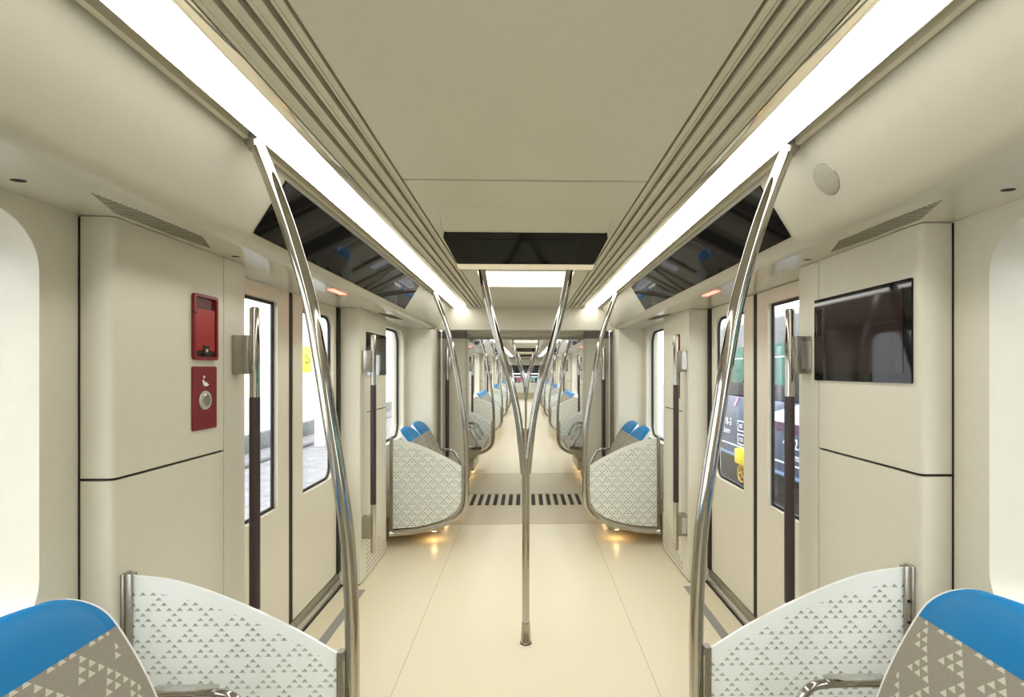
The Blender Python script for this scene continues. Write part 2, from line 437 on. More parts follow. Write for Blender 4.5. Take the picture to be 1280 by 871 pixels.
# perforated lower grilles on the pillars
mb = MB()
pg0 = empty('wall_vent'); mb.plate([(-.15, .02), (.22, .02), (.22, .09), (-.15, .30)] if False else [(-.26, .03), (.26, .03), (.26, .30), (.16, .30), (-.26, .08)], [], lambda a, b, c: (c, a, b), -.0015, .003); mb.build('perforated_plate', MT['perf'], pg0)
gi = 0
for s in (-1, 1):
    for i, d in enumerate(DOORS[:2]):
        put(pg0, (s*WP, d+1.10, 0), 0 if s > 0 else PI, '%s low perforated vent in the cream panel past the %s door' % (SIDE[s], ORD[i]), 'vent')
        # mirrored orientation acceptable: the grille is a sloped trapezium

# ---- doors
DN = [0]
def door_leaf(s, wd_, t):
    DN[0] += 1
    root = empty('door_%d' % DN[0], (s*WDR, wd_, .10)); root['kind'] = 'structure'
    f = lambda a, b, c: (s*(c-WDR), t*a, b-.10)
    rad = (.0, .075, .075, .0)
    mb = MB(); mb.plate([(.024, .105), (.650, .105), (.650, SZ-.004), (.024, SZ-.004)], [rrect(.145, .595, .75, 1.79, rad)], f, WDR, WDR+.035); mb.build('leaf', MT['door'], root)
    mb = MB(); mb.plate(rrect(.144, .596, .749, 1.791, rad), [rrect(.160, .580, .765, 1.775, (0, .062, .062, 0))], f, WDR+.020, WDR+.03); mb.build('gasket', MT['rubber'], root)
    mb = MB(); mb.plate(rrect(.15, .59, .755, 1.785, rad), [], f, WDR+.0225, WDR+.0275); mb.build('window_pane', MT['pane'], root)
    mb = MB(); mb.plate([(.0005, .105), (.0235, .105), (.0235, SZ-.004), (.0005, SZ-.004)], [], f, WDR+.004, WDR+.03); mb.build('edge_seal', MT['rubber'], root)
for s in (-1, 1):
    for i, d in enumerate(DOORS):
        for t in (-1, 1):
            door_leaf(s, d, t)
            mb = MB(); mb.box(s*(WDR-.012), s*(WDR+.03), d+t*.6505, d+t*.6995, .102, SZ-.003); struct(mb, 'trim_2', MT['rubber'])
        # sill
        mb = MB(); mb.box(s*1.236, s*1.33, d-.6995, d+.6995, .004, .052, .003); struct(mb, 'trim_3', MT['lightsteel'])
        mb = MB(); mb.box(s*1.246, s*1.33, d-.6995, d+.6995, .053, .101, .002); struct(mb, 'trim_3', MT['steel'])
        mb = MB(); mb.box(s*1.228, s*1.2355, d-.6995, d+.6995, .0005, .007); struct(mb, 'trim_3', MT['rubber'])
        if i < 2:
            mb = MB(); mb.box(s*1.055, s*1.108, d-.64, d+.64, .0003, .0025); 
            o = mb.build('floor_strip', MT['stripgrey']); tag(o, 'grey marking strip on the floor along the %s %s door' % (ORD[i], SIDE[s]), 'floor strip')
        # header indicator lamp
        if i < 2:
            mb = MB(); mb.box(s*.985, s*1.02, d-.10, d+.08, SZ-.003, SZ+.001, .001); o = mb.build('door_indicator', MT['redled'])
            tag(o, 'red glowing indicator lamp in the header above the %s %s door' % (ORD[i], SIDE[s]), 'indicator lamp')

# ---- gangway ends
def car_end(t, y0):
    """y0 = y of the bulkhead; t=+1 the car lies before it"""
    Y = lambda w: y0+t*w
    UI = .635 if t > 0 else .72
    mb = MB(); mb.box(-1.0, 1.0, Y(0), Y(.06), SZ-.004, CZ+.06, .004); struct(mb, 'wall_front', MT['wall'])
    mb = MB(); mb.box(-.93, .93, Y(.061), Y(.21), SZ+.005, SZ+.05); struct(mb, 'ceiling', MT['wall'])
    mb = MB(); mb.box(-.63, .63, Y(.21), Y(.25), SZ-.030, CZ, .003); struct(mb, 'wall_front', MT['pillar'])
    mb = MB(); mb.box(-.88, .88, Y(.41), Y(.44), SZ-.045, CZ-.05, .003); struct(mb, 'wall_front', MT['wall'])
    for s in (-1, 1):
        R = .035
        pl = [(1.34, -.13), (.92+R, -.13)]+[(.92+R-R*math.sin(a), -.13+R-R*math.cos(a)) for a in [k*PI/2/6 for k in range(1, 7)]]+[(.92, .22), (1.34, .22)]
        mb = MB(); mb.loops([[(s*u, Y(w), z) for u, w in pl] for z in (.002, SZ-.004)]); struct(mb, 'wall_'+SIDE[s], MT['wall'])
        mb = MB(); mb.box(s*.905, s*.919, Y(.0), Y(.24), .002, SZ-.005); struct(mb, 'trim_4', MT['steel'])
        R = .03
        pl = [(.90, .22), (UI+R, .22)]+[(UI+R-R*math.sin(a), .22+R-R*math.cos(a)) for a in [k*PI/2/6 for k in range(1, 7)]]+[(UI, .40), (.90, .40)]
        mb = MB(); mb.loops([[(s*u, Y(w), z) for u, w in pl] for z in (.002, 1.785)]); struct(mb, 'wall_'+SIDE[s], MT['pillar'])
        mb = MB(); mb.loops([[(s*u, Y(w), z) for u, w in pl] for z in (1.788, SZ+.004)]); struct(mb, 'trim_5', MT['greycap'])
car_end(1, 5.29); car_end(-1, 6.71)
for s in (-1, 1):
    mb = MB(); n = 14                    # folded bellows wall between the two cars
    a = [(.74+.02*(k % 2), 5.69+.62*k/n) for k in range(n+1)]; b = [(u+.015, y) for u, y in a[::-1]]
    mb.loops([[(s*u, y, z) for u, y in a+b] for z in (.0, 1.86)]); struct(mb, 'wall_'+SIDE[s], MT['bellow'])
mb = MB(); mb.box(-.9, .9, 5.56, 6.44, 1.875, 1.90); struct(mb, 'ceiling', MT['bellow'])

# ------------------------------------------------------------------ things on the walls
def map_panel():
    t = empty('route_display')
    mb = MB()
    a = Vector((.790, 0, CZ-.018)); b = Vector((.898, 0, 1.902)); d = (b-a).normalized(); n = Vector((d.z, 0, -d.x))
    if n.x > 0: n = -n
    p0 = a+d*.004; p1 = b+d*.002
    mb.loops([[(p.x, y, p.z) for p in (p0+n*.0005, p1+n*.0005, p1+n*.006, p0+n*.006)] for y in (-1.05, 1.05)]); mb.build('glass', MT['blackglass'], t)
    mb = MB()
    mb.loops([[(p.x, y, p.z) for p in (p0-n*.0, p0+d*.003-n*0, p0+d*.003+n*.0068, p0+n*.0068)] for y in (-1.052, 1.052)]); mb.build('top_edge', MT['rubber'], t)
    return t
m0 = map_panel()
for s in (-1, 1):
    for i, d in enumerate(DOORS):
        put(m0, (0, d, 0), 0 if s > 0 else PI, 'long slanted black glass panel above the %s %s door' % (ORD[i], SIDE[s]), 'display panel')

def handle():
    t = empty('grab_handle')       # origin at the rod, wall towards +x
    mb = MB(); mb.tube([(0, 0, z) for z in (1.345, 1.68, 1.686, 1.690)], [.0185, .0185, .017, .012], 20); mb.build('upper_rod', MT['chrome'], t)
    mb = MB(); mb.tube([(0, 0, z) for z in (.532, .54, 1.34, 1.345)], [.0185, .0195, .0195, .0185], 20); mb.build('grip', MT['grip'], t)
    mb = MB(); mb.tube([(0, 0, z) for z in (.200, .204, .210, .532)], [.012, .017, .0185, .0185], 20); mb.build('lower_rod', MT['chrome'], t)
    for z in (1.434, .305):
        mb = MB(); mb.box(.008, .0685, -.034, .034, z, z+.147, .003)
        br = mb.build('bracket', MT['steel'], t)
        mb = MB(); mb.box(.030, .066, -.0365, -.035, z+.02, z+.127); mb.build('cover_strip', MT['lightsteel'], br)
    return t
hd = handle(); USED_H = 0
for s in (-1, 1):
    for i, d in enumerate(DOORS):
        for t in (-1, 1):
            put(hd, (s*(WP-.069), d+t*.765, 0), 0 if s > 0 else PI, 'vertical chrome handle with brown grip, %s side of the %s %s door' % ('near' if t < 0 else 'far', ORD[i], SIDE[s]), 'grab handle', )
    put(hd, (s*.83, 5.51-.069, 0), PI/2, 'vertical chrome handle with brown grip on the %s gangway pillar' % SIDE[s], 'grab handle')

def screen():
    t = empty('wall_screen')       # on the wall plane x=0, front towards -x
    mb = MB(); mb.plate(rrect(-.247, .247, -.152, .152, .004), [], lambda a, b, c: (c, a, b), -.006, .004); mb.build('bezel', MT['blackglass'], t)
    mb = MB(); mb.plate(rrect(-.215, .222, -.122, .13, .002), [], lambda a, b, c: (c, a, b), -.0072, -.0055); mb.build('screen_glass', MT['screen'], t)
    return t
sc0 = screen()
def fire_box():
    t = empty('emergency_handle_box')
    f = lambda a, b, c: (c, a, b)
    mb = MB(); mb.plate(rrect(-.066, .066, -.112, .112, .012), [rrect(-.056, .056, -.102, .102, .008)], f, -.011, .003); mb.build('frame', MT['darkred'], t)
    mb = MB(); mb.plate(rrect(-.056, .056, -.102, .102, .008), [], f, -.002, .0035); mb.build('recess', MT['deepred'], t)
    mb = MB()
    mb.plate([(-.050, -.080), (.050, -.080), (.050, .062), (-.050, .062)], [], f, -.0075, -.0015)
    h = mb.build('pull_flap', MT['red'], t)
    mb = MB(); mb.box(-.009, -.003, -.052, .052, -.091, -.084); mb.box(-.0105, -.003, -.014, .014, -.096, -.062); mb.build('latch', MT['gap'], h)
    mb = MB(); mb.box(-.012, -.010, -.006, .006, -.085, -.074, .0008); mb.build('seal', MT['knob'], h)
    mb = MB(); mb.tube(smooth_path([(-.005, s_*.05, .05) for s_ in (1,)]+[(-.016, .066, .045), (-.013, .076, .047), (-.010, .080, .056)]), .002, 6); mb.build('pin', MT['gap'], h)
    return t
fb0 = fire_box()
def alarm_plate():
    t = empty('alarm_plate')
    f = lambda a, b, c: (c, a, b)
    mb = MB(); mb.plate(rrect(-.066, .066, -.108, .108, .006), [], f, -.005, .003); mb.build('plate', MT['darkred'], t)
    mb = MB(); n = 28
    mb.loops([[(x, r*math.cos(2*PI*k/n), -.008+r*math.sin(2*PI*k/n)) for k in range(n)] for x, r in ((-.004, .033), (-.009, .031), (-.0095, .027))])
    k_ = mb.build('button_ring', MT['knob'], t)
    mb = MB(); mb.loops([[(x, r*math.cos(2*PI*k/n), -.008+r*math.sin(2*PI*k/n)) for k in range(n)] for x, r in ((-.0094, .022), (-.012, .019))]); mb.build('button', MT['steel'], k_)
    # little white hand-and-flame mark
    mb = MB()
    for pts in ([(-.020, .045), (-.012, .040), (.004, .040), (.012, .048), (.016, .060), (.008, .064), (.004, .056), (-.006, .054)], [(.004, .066), (.012, .070), (.008, .078), (.000, .074)]):
        mb.loops([[(c, a, b) for a, b in pts] for c in (-.0048, -.0056)])
    mb.build('white_mark', MT['shell'], t)
    return t
al0 = alarm_plate()
for i, d in enumerate(DOORS):
    for (s, t) in ((-1, -1), (1, 1)):       # red boxes
        put(fb0, (s*WP, d+t*.965, EYE+.145), 0 if s > 0 else PI, 'red recessed emergency pull box on the %s panel beside the %s door' % (SIDE[s], ORD[i]), 'emergency handle')
        put(al0, (s*WP, d+t*.965, EYE-.097), 0 if s > 0 else PI, 'dark red plate with round button below the pull box, %s %s door' % (ORD[i], SIDE[s]), 'alarm button')
    for (s, t) in ((1, -1), (-1, 1)):
        put(sc0, (s*WP, d+t*1.075, EYE+.112), 0 if s > 0 else PI, 'dark blank screen on the %s wall panel beside the %s door' % (SIDE[s], ORD[i]), 'screen')

# speaker in the right cove
a = Vector((.790, 0, CZ-.018)); b = Vector((.898, 0, 1.902)); dd = (b-a).normalized()
nn = Vector((dd.z, 0, -dd.x)); nn = -nn if nn.x > 0 else nn
c0 = a+dd*((CZ-.018-(EYE+.536))/-dd.z)
spk = empty('loudspeaker', (c0.x, 1.42, c0.z)); spk.rotation_euler = Matrix((dd, Vector((0, 1, 0)), -nn)).transposed().to_euler() if False else (0, 0, 0)
rot = Matrix((dd, nn.cross(dd), nn)).transposed()
spk.rotation_euler = rot.to_euler(); tag(spk, 'round perforated loudspeaker grille in the right ceiling cove', 'loudspeaker')
mb = MB(); mb.loops([[(r*math.cos(2*PI*k/40), r*math.sin(2*PI*k/40), z) for k in range(40)] for r, z in ((.046, -.002), (.046, .0012), (.044, .002))]); mb.build('grille', MT['speaker'], spk)
mb = MB(); mb.tube([(.0465*math.cos(2*PI*k/40), .0465*math.sin(2*PI*k/40), .0008) for k in range(41)], .0009, 6); mb.build('rim', MT['steel'], spk)

# air vents in the soffit
def soffit_vent(h):
    t = empty('air_vent'); mb = MB(); n = 36
    for k in range(n):
        y = -.27+.54*k/(n-1); e = min(1, (.27-abs(y))/.16+.05); w = .040*e
        x0 = (-.03 if h*y > 0 else .03)*(1-e)
        mb.box(x0-w, x0+w, y-.003, y+.003, -.0012, .001)
    mb.build('slots', MT['vent'], t); return t
for h in (1, -1):
    v0 = soffit_vent(h)
    for s, d, t in ((1, DOORS[0], -1), (-1, DOORS[0], -1), (1, DOORS[0], 1), (-1, DOORS[0], 1)):
        if s*t != h: continue
        put(v0, (s*1.045, d+t*1.26, SZ), 0 if s > 0 else PI, 'slotted air vent in the %s ceiling edge, %s the nearest door' % (SIDE[s], 'before' if t < 0 else 'past'), 'vent')
mb = MB(); mb.loops([[(r*math.cos(2*PI*k/20), 1.5*r*math.sin(2*PI*k/20), z) for k in range(20)] for r, z in ((.009, -.0014), (.0105, -.0008), (.0105, .001))])
sl0 = mb.build('ceiling_slot', MT['gap'])
for s in (-1, 1):
    put(sl0, (s*1.11, 1.15, SZ), PI/2, 'small dark oval hole in the ceiling edge above the %s window' % SIDE[s], 'hole')
    put(sl0, (s*1.06, 1.90, SZ), PI/2, 'small dark oval hole in the ceiling edge by the %s door post' % SIDE[s], 'hole')

# ------------------------------------------------------------------ dividers and poles
Z = lambda z: z+EYE
U0 = .80
def divider():
    t = empty('seat_divider')
    top = smooth_path([(1.10, 0, Z(-.566)), (.967, 0, Z(-.585)), (.81, 0, Z(-.641)), (.646, 0, Z(-.72)), (.528, 0, Z(-.790))], 5)
    bot = smooth_path([(.528, 0, Z(-.82)), (.530, 0, Z(-1.06)), (.555, 0, Z(-1.135)), (.607, 0, Z(-1.187)), (.713, 0, Z(-1.24)), (.895, 0, Z(-1.285)), (1.10, 0, Z(-1.30))], 5)
    L = [(p.x-U0, p.z) for p in top]+[(p.x-U0, p.z) for p in bot]
    mb = MB(); mb.plate(L, [], lambda a, b, c: (a, c, b), -.004, .004); mb.build('glass_panel', MT['divider'], t)
    mb = MB(); mb.box(1.099-U0, 1.1095-U0, -.016, .016, Z(-1.315), Z(-.560), .003)
    mb.box(1.082-U0, 1.099-U0, -.012, -.0045, Z(-1.31), Z(-.562), .002); mb.box(1.082-U0, 1.099-U0, .0045, .012, Z(-1.31), Z(-.562), .002)
    w = mb.build('wall_bracket', MT['steel'], t)
    mb = MB()
    for z in (-.66, -.72, -.86, -.95, -1.1, -1.2): mb.tube([(1.092-U0, -.0165, Z(z)), (1.092-U0, -.011, Z(z))], .004, 10)
    mb.build('screws', MT['gap'], w)
    fr = smooth_path([(.516, 0, Z(-.785)), (.516, 0, Z(-.95)), (.519, 0, Z(-1.07)), (.546, 0, Z(-1.15)), (.602, 0, Z(-1.205)), (.711, 0, Z(-1.257)), (.894, 0, Z(-1.301)), (1.10, 0, Z(-1.316))], 6)
    fr = [Vector((p.x-U0, 0, p.z)) for p in fr]; ls = []
    for i, p in enumerate(fr):
        T = (fr[min(i+1, len(fr)-1)]-fr[max(i-1, 0)]).normalized(); N = Vector((T.z, 0, -T.x))
        ls.append([tuple(p+N*.008*a+Vector((0, .013*b, 0))) for a, b in ((-1, -1), (1, -1), (1, 1), (-1, 1))])
    mb = MB(); mb.loops(ls); mb.build('edge_frame', MT['steel'], t)
    mb = MB()
    for z in (-.80, -1.0): mb = MB(); mb.box(.495-U0, .52-U0, -.006, .006, Z(z)-.012, Z(z)+.012, .002); mb.build('clamp', MT['chrome'], t)
    return t
dv = divider()
def curved_pole():
    t = empty('curved_grab_pole')
    P = smooth_path([(.755, 0, Z(.640)), (.710, 0, Z(.53)), (.655, 0, Z(.375)), (.603, 0, Z(.19)), (.572, 0, Z(.02)), (.545, 0, Z(-.15)), (.515, 0, Z(-.34)), (.496, 0, Z(-.50)), (.486, 0, Z(-.70)), (.485, 0, Z(-.90)),
                     (.487, 0, Z(-1.04)), (.502, 0, Z(-1.13)), (.550, 0, Z(-1.20)), (.640, 0, Z(-1.252)), (.76, 0, Z(-1.293)), (.90, 0, Z(-1.325)), (1.02, 0, Z(-1.338)), (1.106, 0, Z(-1.34))], 7)
    mb = MB(); mb.tube([(p.x-U0, 0, p.z) for p in P], .0200, 18); mb.build('tube', MT['chrome'], t)
    mb = MB(); mb.tube([(.757-U0, 0, Z(.6445)), (.755-U0, 0, Z(.637)), (.747-U0, 0, Z(.615))], [.025, .024, .0215], 18); mb.build('ceiling_socket', MT['steel'], t)
    mb = MB(); mb.tube([(1.03-U0, 0, Z(-1.3385)), (1.095-U0, 0, Z(-1.34)), (1.1085-U0, 0, Z(-1.34))], [.021, .022, .028], 18); mb.build('wall_socket', MT['chrome'], t)
    return t
cp = curved_pole()
DIVS = [1.445, 4.075+.14, 7.785, 10.625-.07, 13.46, 16.10, 19.0, 21.64]
DN_ = ['nearest', 'second', 'third', 'fourth', 'fifth', 'sixth', 'seventh', 'farthest']
for s in (-1, 1):
    for i, y in enumerate(DIVS):
        put(dv, (s*U0, y, 0), 0 if s > 0 else PI, '%s %s milky glass seat divider with small triangle pattern, counted from the camera' % (DN_[i], SIDE[s]), 'divider')
        put(cp, (s*U0, y, 0), 0 if s > 0 else PI, 'curved chrome pole at the edge of the %s %s glass divider' % (DN_[i], SIDE[s]), 'grab pole')

def v_pole():
    t = empty('forked_grab_pole')
    mb = MB(); mb.tube([(0, 0, z) for z in (.10, .5, .80, .93, .98)], [.0195, .0195, .020, .021, .019], 20); mb.build('lower_tube', MT['chrome'], t)
    for s in (-1, 1):
        P = smooth_path([(s*.008, 0, Z(-.55)), (s*.021, 0, Z(-.42)), (s*.042, 0, Z(-.245)), (s*.080, 0, Z(-.068)), (s*.128, 0, Z(.09)), (s*.178, 0, Z(.27)), (s*.215, 0, Z(.43)), (s*.250, 0, Z(.632)), (s*.252, 0, Z(.644))], 6)
        mb = MB(); mb.tube(P, .0200, 18); arm = mb.build('arm', MT['chrome'], t)
        mb = MB(); mb.tube([(s*.244, 0, Z(.600)), (s*.252, 0, Z(.637)), (s*.253, 0, Z(.6447))], [.0205, .024, .030], 18); mb.build('ceiling_socket', MT['chrome'], arm)
    mb = MB(); mb.tube([(0, 0, z) for z in (Z(-.50), Z(-.42), Z(-.325), Z(-.318), Z(-.31))], [.010, .013, .016, .020, .014], 16); mb.build('fork_cap', MT['chrome'], t)
    mb = MB(); mb.tube([(0, 0, z) for z in (.006, .010, .105, .112)], [.029, .0265, .0225, .0205], 24); mb.build('foot_sleeve', MT['chrome'], t)
    mb = MB(); mb.tube([(0, 0, z) for z in (.0003, .006)], [.031, .030], 24); mb.build('foot_ring', MT['rubber'], t)
    return t
vp = v_pole()
for i, y in enumerate([2.72, 9.24, 14.78, 20.32]):
    put(vp, (0, y, 0), 0, ['large forked chrome pole in the middle of the aisle nearest the camera', 'smaller forked chrome pole seen between the arms of the nearest one', 'thin forked pole third down the aisle', 'tiny forked pole farthest down the aisle'][i], 'grab pole')

# ------------------------------------------------------------------ seats
SU = .86
def seat():
    t = empty('train_seat')
    prof = smooth_path([(.560, 0, .392), (.556, 0, .420), (.574, 0, .446), (.640, 0, .456), (.720, 0, .446), (.775, 0, .448), (.806, 0, .490), (.838, 0, .58), (.872, 0, .680), (.915, 0, .770), (.962, 0, .848), (1.000, 0, .895), (1.040, 0, .932), (1.062, 0, .942)], 4)
    P = [(p.x-SU, p.z) for p in prof]
    S = [0]
    for a, b in zip(P[:-1], P[1:]): S.append(S[-1]+math.hypot(b[0]-a[0], b[1]-a[1]))
    N = []
    for i in range(len(P)):
        a = P[max(0, i-1)]; b = P[min(len(P)-1, i+1)]; d = (b[0]-a[0], b[1]-a[1]); l = math.hypot(*d); N.append((-d[1]/l, d[0]/l))
    # N points to the sitter (up / inward)
    tot = S[-1]; HW = .236; r = .12
    def hw(sv, inset=0):
        x = HW
        if sv > tot-r: x = HW-r+math.sqrt(max(0, r*r-(sv-(tot-r))**2))
        if sv < .05: x = HW-.02*(1-sv/.05)**2
        return max(.004, x-inset)
    def slab(i0, i1, name, mat, off, thick, inset, uvs, puff=.006):
        bm = bmesh.new(); uvl = bm.loops.layers.uv.new('UVMap'); nw = 14
        grid = []
        for i in range(i0, i1+1):
            row = []
            for k in range(nw+1):
                q = -1+2*k/nw; w = hw(S[i], inset)*q
                e = 1-abs(q)**6; o = off+puff*e - .010*(1-e)*(1 if puff else 0)
                row.append((bm.verts.new((P[i][0]+N[i][0]*o, w, P[i][1]+N[i][1]*o)), w, S[i]))
            grid.append(row)
        back = [[bm.verts.new((P[i][0]-N[i][0]*thick, hw(S[i], inset)*(-1+2*k/nw), P[i][1]-N[i][1]*thick)) for k in range(nw+1)] for i in range(i0, i1+1)]
        n = i1-i0
        def F(vs, uv=None):
            f = bm.faces.new(vs)
            if uv:
                for lp, c in zip(f.loops, uv): lp[uvl].uv = c
        for i in range(n):
            for k in range(nw):
                q = (grid[i][k], grid[i][k+1], grid[i+1][k+1], grid[i+1][k])
                F([c[0] for c in q], [(c[1], c[2]) for c in q])
                F([back[i][k], back[i+1][k], back[i+1][k+1], back[i][k+1]])
        for i in range(n):
            F([grid[i][0][0], grid[i+1][0][0], back[i+1][0], back[i][0]]); F([grid[i][nw][0], back[i][nw], back[i+1][nw], grid[i+1][nw][0]])
        for k in range(nw):
            F([grid[0][k][0], back[0][k], back[0][k+1], grid[0][k+1][0]]); F([grid[n][k][0], grid[n][k+1][0], back[n][k+1], back[n][k]])
        bmesh.ops.recalc_face_normals(bm, faces=bm.faces[:])
        me = bpy.data.meshes.new(name); bm.to_mesh(me); bm.free(); me.materials.append(mat); me.shade_smooth(); me.set_sharp_from_angle(angle=math.radians(50))
        o = bpy.data.objects.new(name, me); COL.objects.link(o); o.parent = t; return o
    iseat = 22; ihead = 4*10
    n = len(P)-1
    slab(0, n, 'shell', MT['shell'], -.001, .026, 0, False, 0)
    slab(0, iseat, 'seat_cushion', MT['fabric'], .004, -.001, .0075, True)
    slab(iseat, ihead, 'backrest', MT['fabric'], .004, -.001, .0075, True)
    slab(ihead, n, 'headrest', MT['blue'], .0045, -.001, .0075, False)
    return t
st = seat()
def armrest():
    t = empty('armrest')
    mb = MB(); P = smooth_path([(.985-SU, 0, .628), (.94-SU, 0, .640), (.86-SU, 0, .643), (.76-SU, 0, .640), (.722-SU, 0, .622), (.695-SU, 0, .575), (.660-SU, 0, .500), (.640-SU, 0, .440), (.635-SU, 0, .405)], 6)
    mb.tube(P, .0115, 14, ell=1.0); mb.build('loop', MT['chrome'], t)
    mb = MB(); mb.box(.772-SU, .93-SU, -.016, .016, .648, .657, .004); mb.build('pad', MT['chrome'], t)
    return t
ar = armrest()
def bench_base(L):
    t = empty('bench_base')
    mb = MB(); pr = [(1.199, .37), (.60, .385), (.585, .36), (.64, .315), (.66, .27), (1.199, .23)]
    mb.loops([[(u-SU, y, z) for u, z in pr] for y in (-L/2, L/2)]); mb.build('beam', MT['base'], t)
    mb = MB(); mb.box(.70-SU, 1.0-SU, -L/2+.1, L/2-.1, .085, .245, .01); mb.build('equipment_tray', MT['base'], t)
    for y in ((-L/2+.14, L/2-.14) if L < 1.5 else (-L/2+.14, 0, L/2-.14)):
        mb = MB(); mb.tube([(.78-SU, y, .0845), (.78-SU, y, .078)], [.022, .019], 16); mb.build('lamp_lens', MT['warm'], t)
    return t
BAYS = [(0.02, [-.44, .04, .52, 1.0]), (4.68, [4.475, 4.95]), (7.32, [7.05, 7.525]), (12.01, [12.01+.48*k for k in (-2, -1, 0, 1, 2)]), (17.55, [17.55+.48*k for k in (-2, -1, 0, 1, 2)]), (22.9, [22.0+.48*k for k in range(5)])]
bname = ['foreground', 'bench before the gangway', 'bench just past the gangway', 'fourth bench', 'fifth bench', 'farthest bench']
for bi, (c, ys) in enumerate(BAYS):
    L = ys[-1]-ys[0]+.46
    bb = bench_base(L)
    for s in (-1, 1):
        put(bb, (s*SU, (ys[0]+ys[-1])/2, 0), 0 if s > 0 else PI, 'beige base beam carrying the %s seats of the %s' % (SIDE[s], bname[bi] if bi else 'foreground row'), 'bench base')
        for j, y in enumerate(ys):
            if bi == 0: lb = '%s foreground seat with blue headrest%s' % (SIDE[s], [', fourth in from the glass divider', ', third in from the glass divider', ', second from the glass divider', ', next to the nearest glass divider'][j])
            else: lb = '%s-hand seat with blue headrest, %s in the %s' % (SIDE[s], ['first', 'second', 'third', 'fourth', 'fifth'][j], bname[bi])
            put(st, (s*SU, y, 0), 0 if s > 0 else PI, lb, 'seat', 'blue and grey seats on the %s of the %s' % (SIDE[s], bname[bi]) if len(ys) > 1 else None)
        ays = [y-.24 for y in ys]+[ys[-1]+(.30 if bi == 0 else .24)]
        for j, y in enumerate(ays):
            if bi == 0 and j < len(ays)-2: continue
            put(ar, (s*SU, y, 0), 0 if s > 0 else PI, '%s chrome armrest, %s along the %s' % (SIDE[s], ['first', 'second', 'third', 'fourth', 'fifth', 'sixth'][j] if bi else ['', '', '', 'second from the divider', 'beside the nearest divider'][j], bname[bi] if bi else 'foreground row'), 'armrest')

# ------------------------------------------------------------------ far end of the train
mb = MB(); mb.plate([(-1.34, 0), (1.34, 0), (1.34, 2.15), (-1.34, 2.15)], [rrect(-.95, .95, .86, 1.68, .12)], lambda a, b, c: (a, c, b), 26.2, 26.26); struct(mb, 'wall_front', MT['wall'])
mb = MB(); mb.box(-1.34, 1.34, 25.2, 26.2, 2.0, 2.1); struct(mb, 'ceiling', MT['bellow'])
for s in (-1, 1):
    mb = MB(); mb.box(s*1.2, s*1.34, 25.2, 26.2, 0, 2.1); struct(mb, 'wall_'+SIDE[s], MT['wall'])
w = empty('window_30', (0, 26.23, .86)); w['kind'] = 'structure'
mb = MB(); mb.plate(rrect(-.95, .95, 0, .82, .12), [], lambda a, b, c: (a, c, b), -.01, -.004); mb.build('window_pane', pane_mat('tinted_end_glass', (.8, .82, .82)), w)
desk = empty('driver_desk', (0, 25.75, 0)); tag(desk, 'white curved desk across the far end of the train', 'desk')
mb = MB()
ls = []
for z, d in ((.30, .16), (.5, .20), (.72, .30), (.80, .34)):
    ls.append([(.95*math.cos(a), .40-(.40+d)*math.sin(a), z) for a in [PI*k/20 for k in range(21)]])
mb.loops(ls); mb.build('desk_shell', MT['shell'], desk)
mb = MB(); mb.box(-.9, .9, -.1, .38, .001, .30, .01); mb.build('plinth', MT['base'], desk)
mb = MB()
for s in (-1, 1):
    mb.box(s*.25, s*.42, -.20, -.17, .805, .86); mb.tube([(s*.33, -.1, .80), (s*.33, -.1, 1.02), (s*.2, -.1, 1.1)], .02, 8); mb.box(s*.45, s*.72, -.05, 0, .80, 1.05, .01)
mb.build('controls', MT['bellow'], desk)
# a white vehicle seen through the end window
ev = empty('parked_tram', (0, 32, -1.1)); tag(ev, 'white parked rail vehicle seen through the far end window', 'train')
mb = MB(); mb.box(-1.4, 1.4, 0, 6, .3, 2.3, .25, 4); mb.build('body', MT['shell'], ev)
mb = MB(); mb.box(-1.3, 1.3, -.01, .2, 2.32, 3.4, .15, 3); mb.build('windscreen', MT['blackglass'], ev)
for x, nm, c_ in ((-.5, 'maroon_panel', (.25, .05, .09)), (.5, 'green_panel', (.12, .25, .20))):
    mb = MB(); mb.box(x-.32, x+.32, -.02, .05, 1.65, 2.10, .04); mb.build(nm, painted(nm+'_paint', c_, .4), ev)
    mb = MB(); mb.box(x-.3, x+.3, -.03, .05, 2.14, 2.26, .03); mb.build('lamp_strip', MT['rubber'], ev)

# ------------------------------------------------------------------ outside
GZ = -1.15
m = painted('pale_paving', (.21, .20, .21), .8, .25, 2.5)
mb = MB(); mb.box(-60, 60, -30, 90, GZ-.1, GZ); struct(mb, 'ground', m)
WHITE = painted('white_hall_wall', (.85, .85, .86), .6, .02, 1)
mb = MB(); mb.box(-9.3, -8.8, -20, 75, GZ, 5.5); 
o = mb.build('platform_wall', WHITE); tag(o, 'bright white hall wall seen through the left windows', 'wall')
mb = MB(); mb.box(-8.79, -8.6, -20, 75, GZ+.001, GZ+.55, .02); o = mb.build('wall_plinth', painted('grey_plinth', (.13, .135, .135), .7, .1, 3)); tag(o, 'grey plinth along the foot of the white hall wall outside', 'plinth')
mb = MB(); mb.box(-7.5, -7.35, -20, 75, GZ+.001, GZ+.09, .02); o = mb.build('kerb', painted('grey_kerb', (.12, .12, .12), .8, .1, 3)); tag(o, 'grey kerb on the paving outside the left doors', 'kerb')
mb = MB(); mb.box(-7.15, -6.85, 17.5, 17.75, GZ+.001, 5.5, .02); o = mb.build('hall_column', WHITE); tag(o, 'white column standing on the paving outside the left door', 'column')
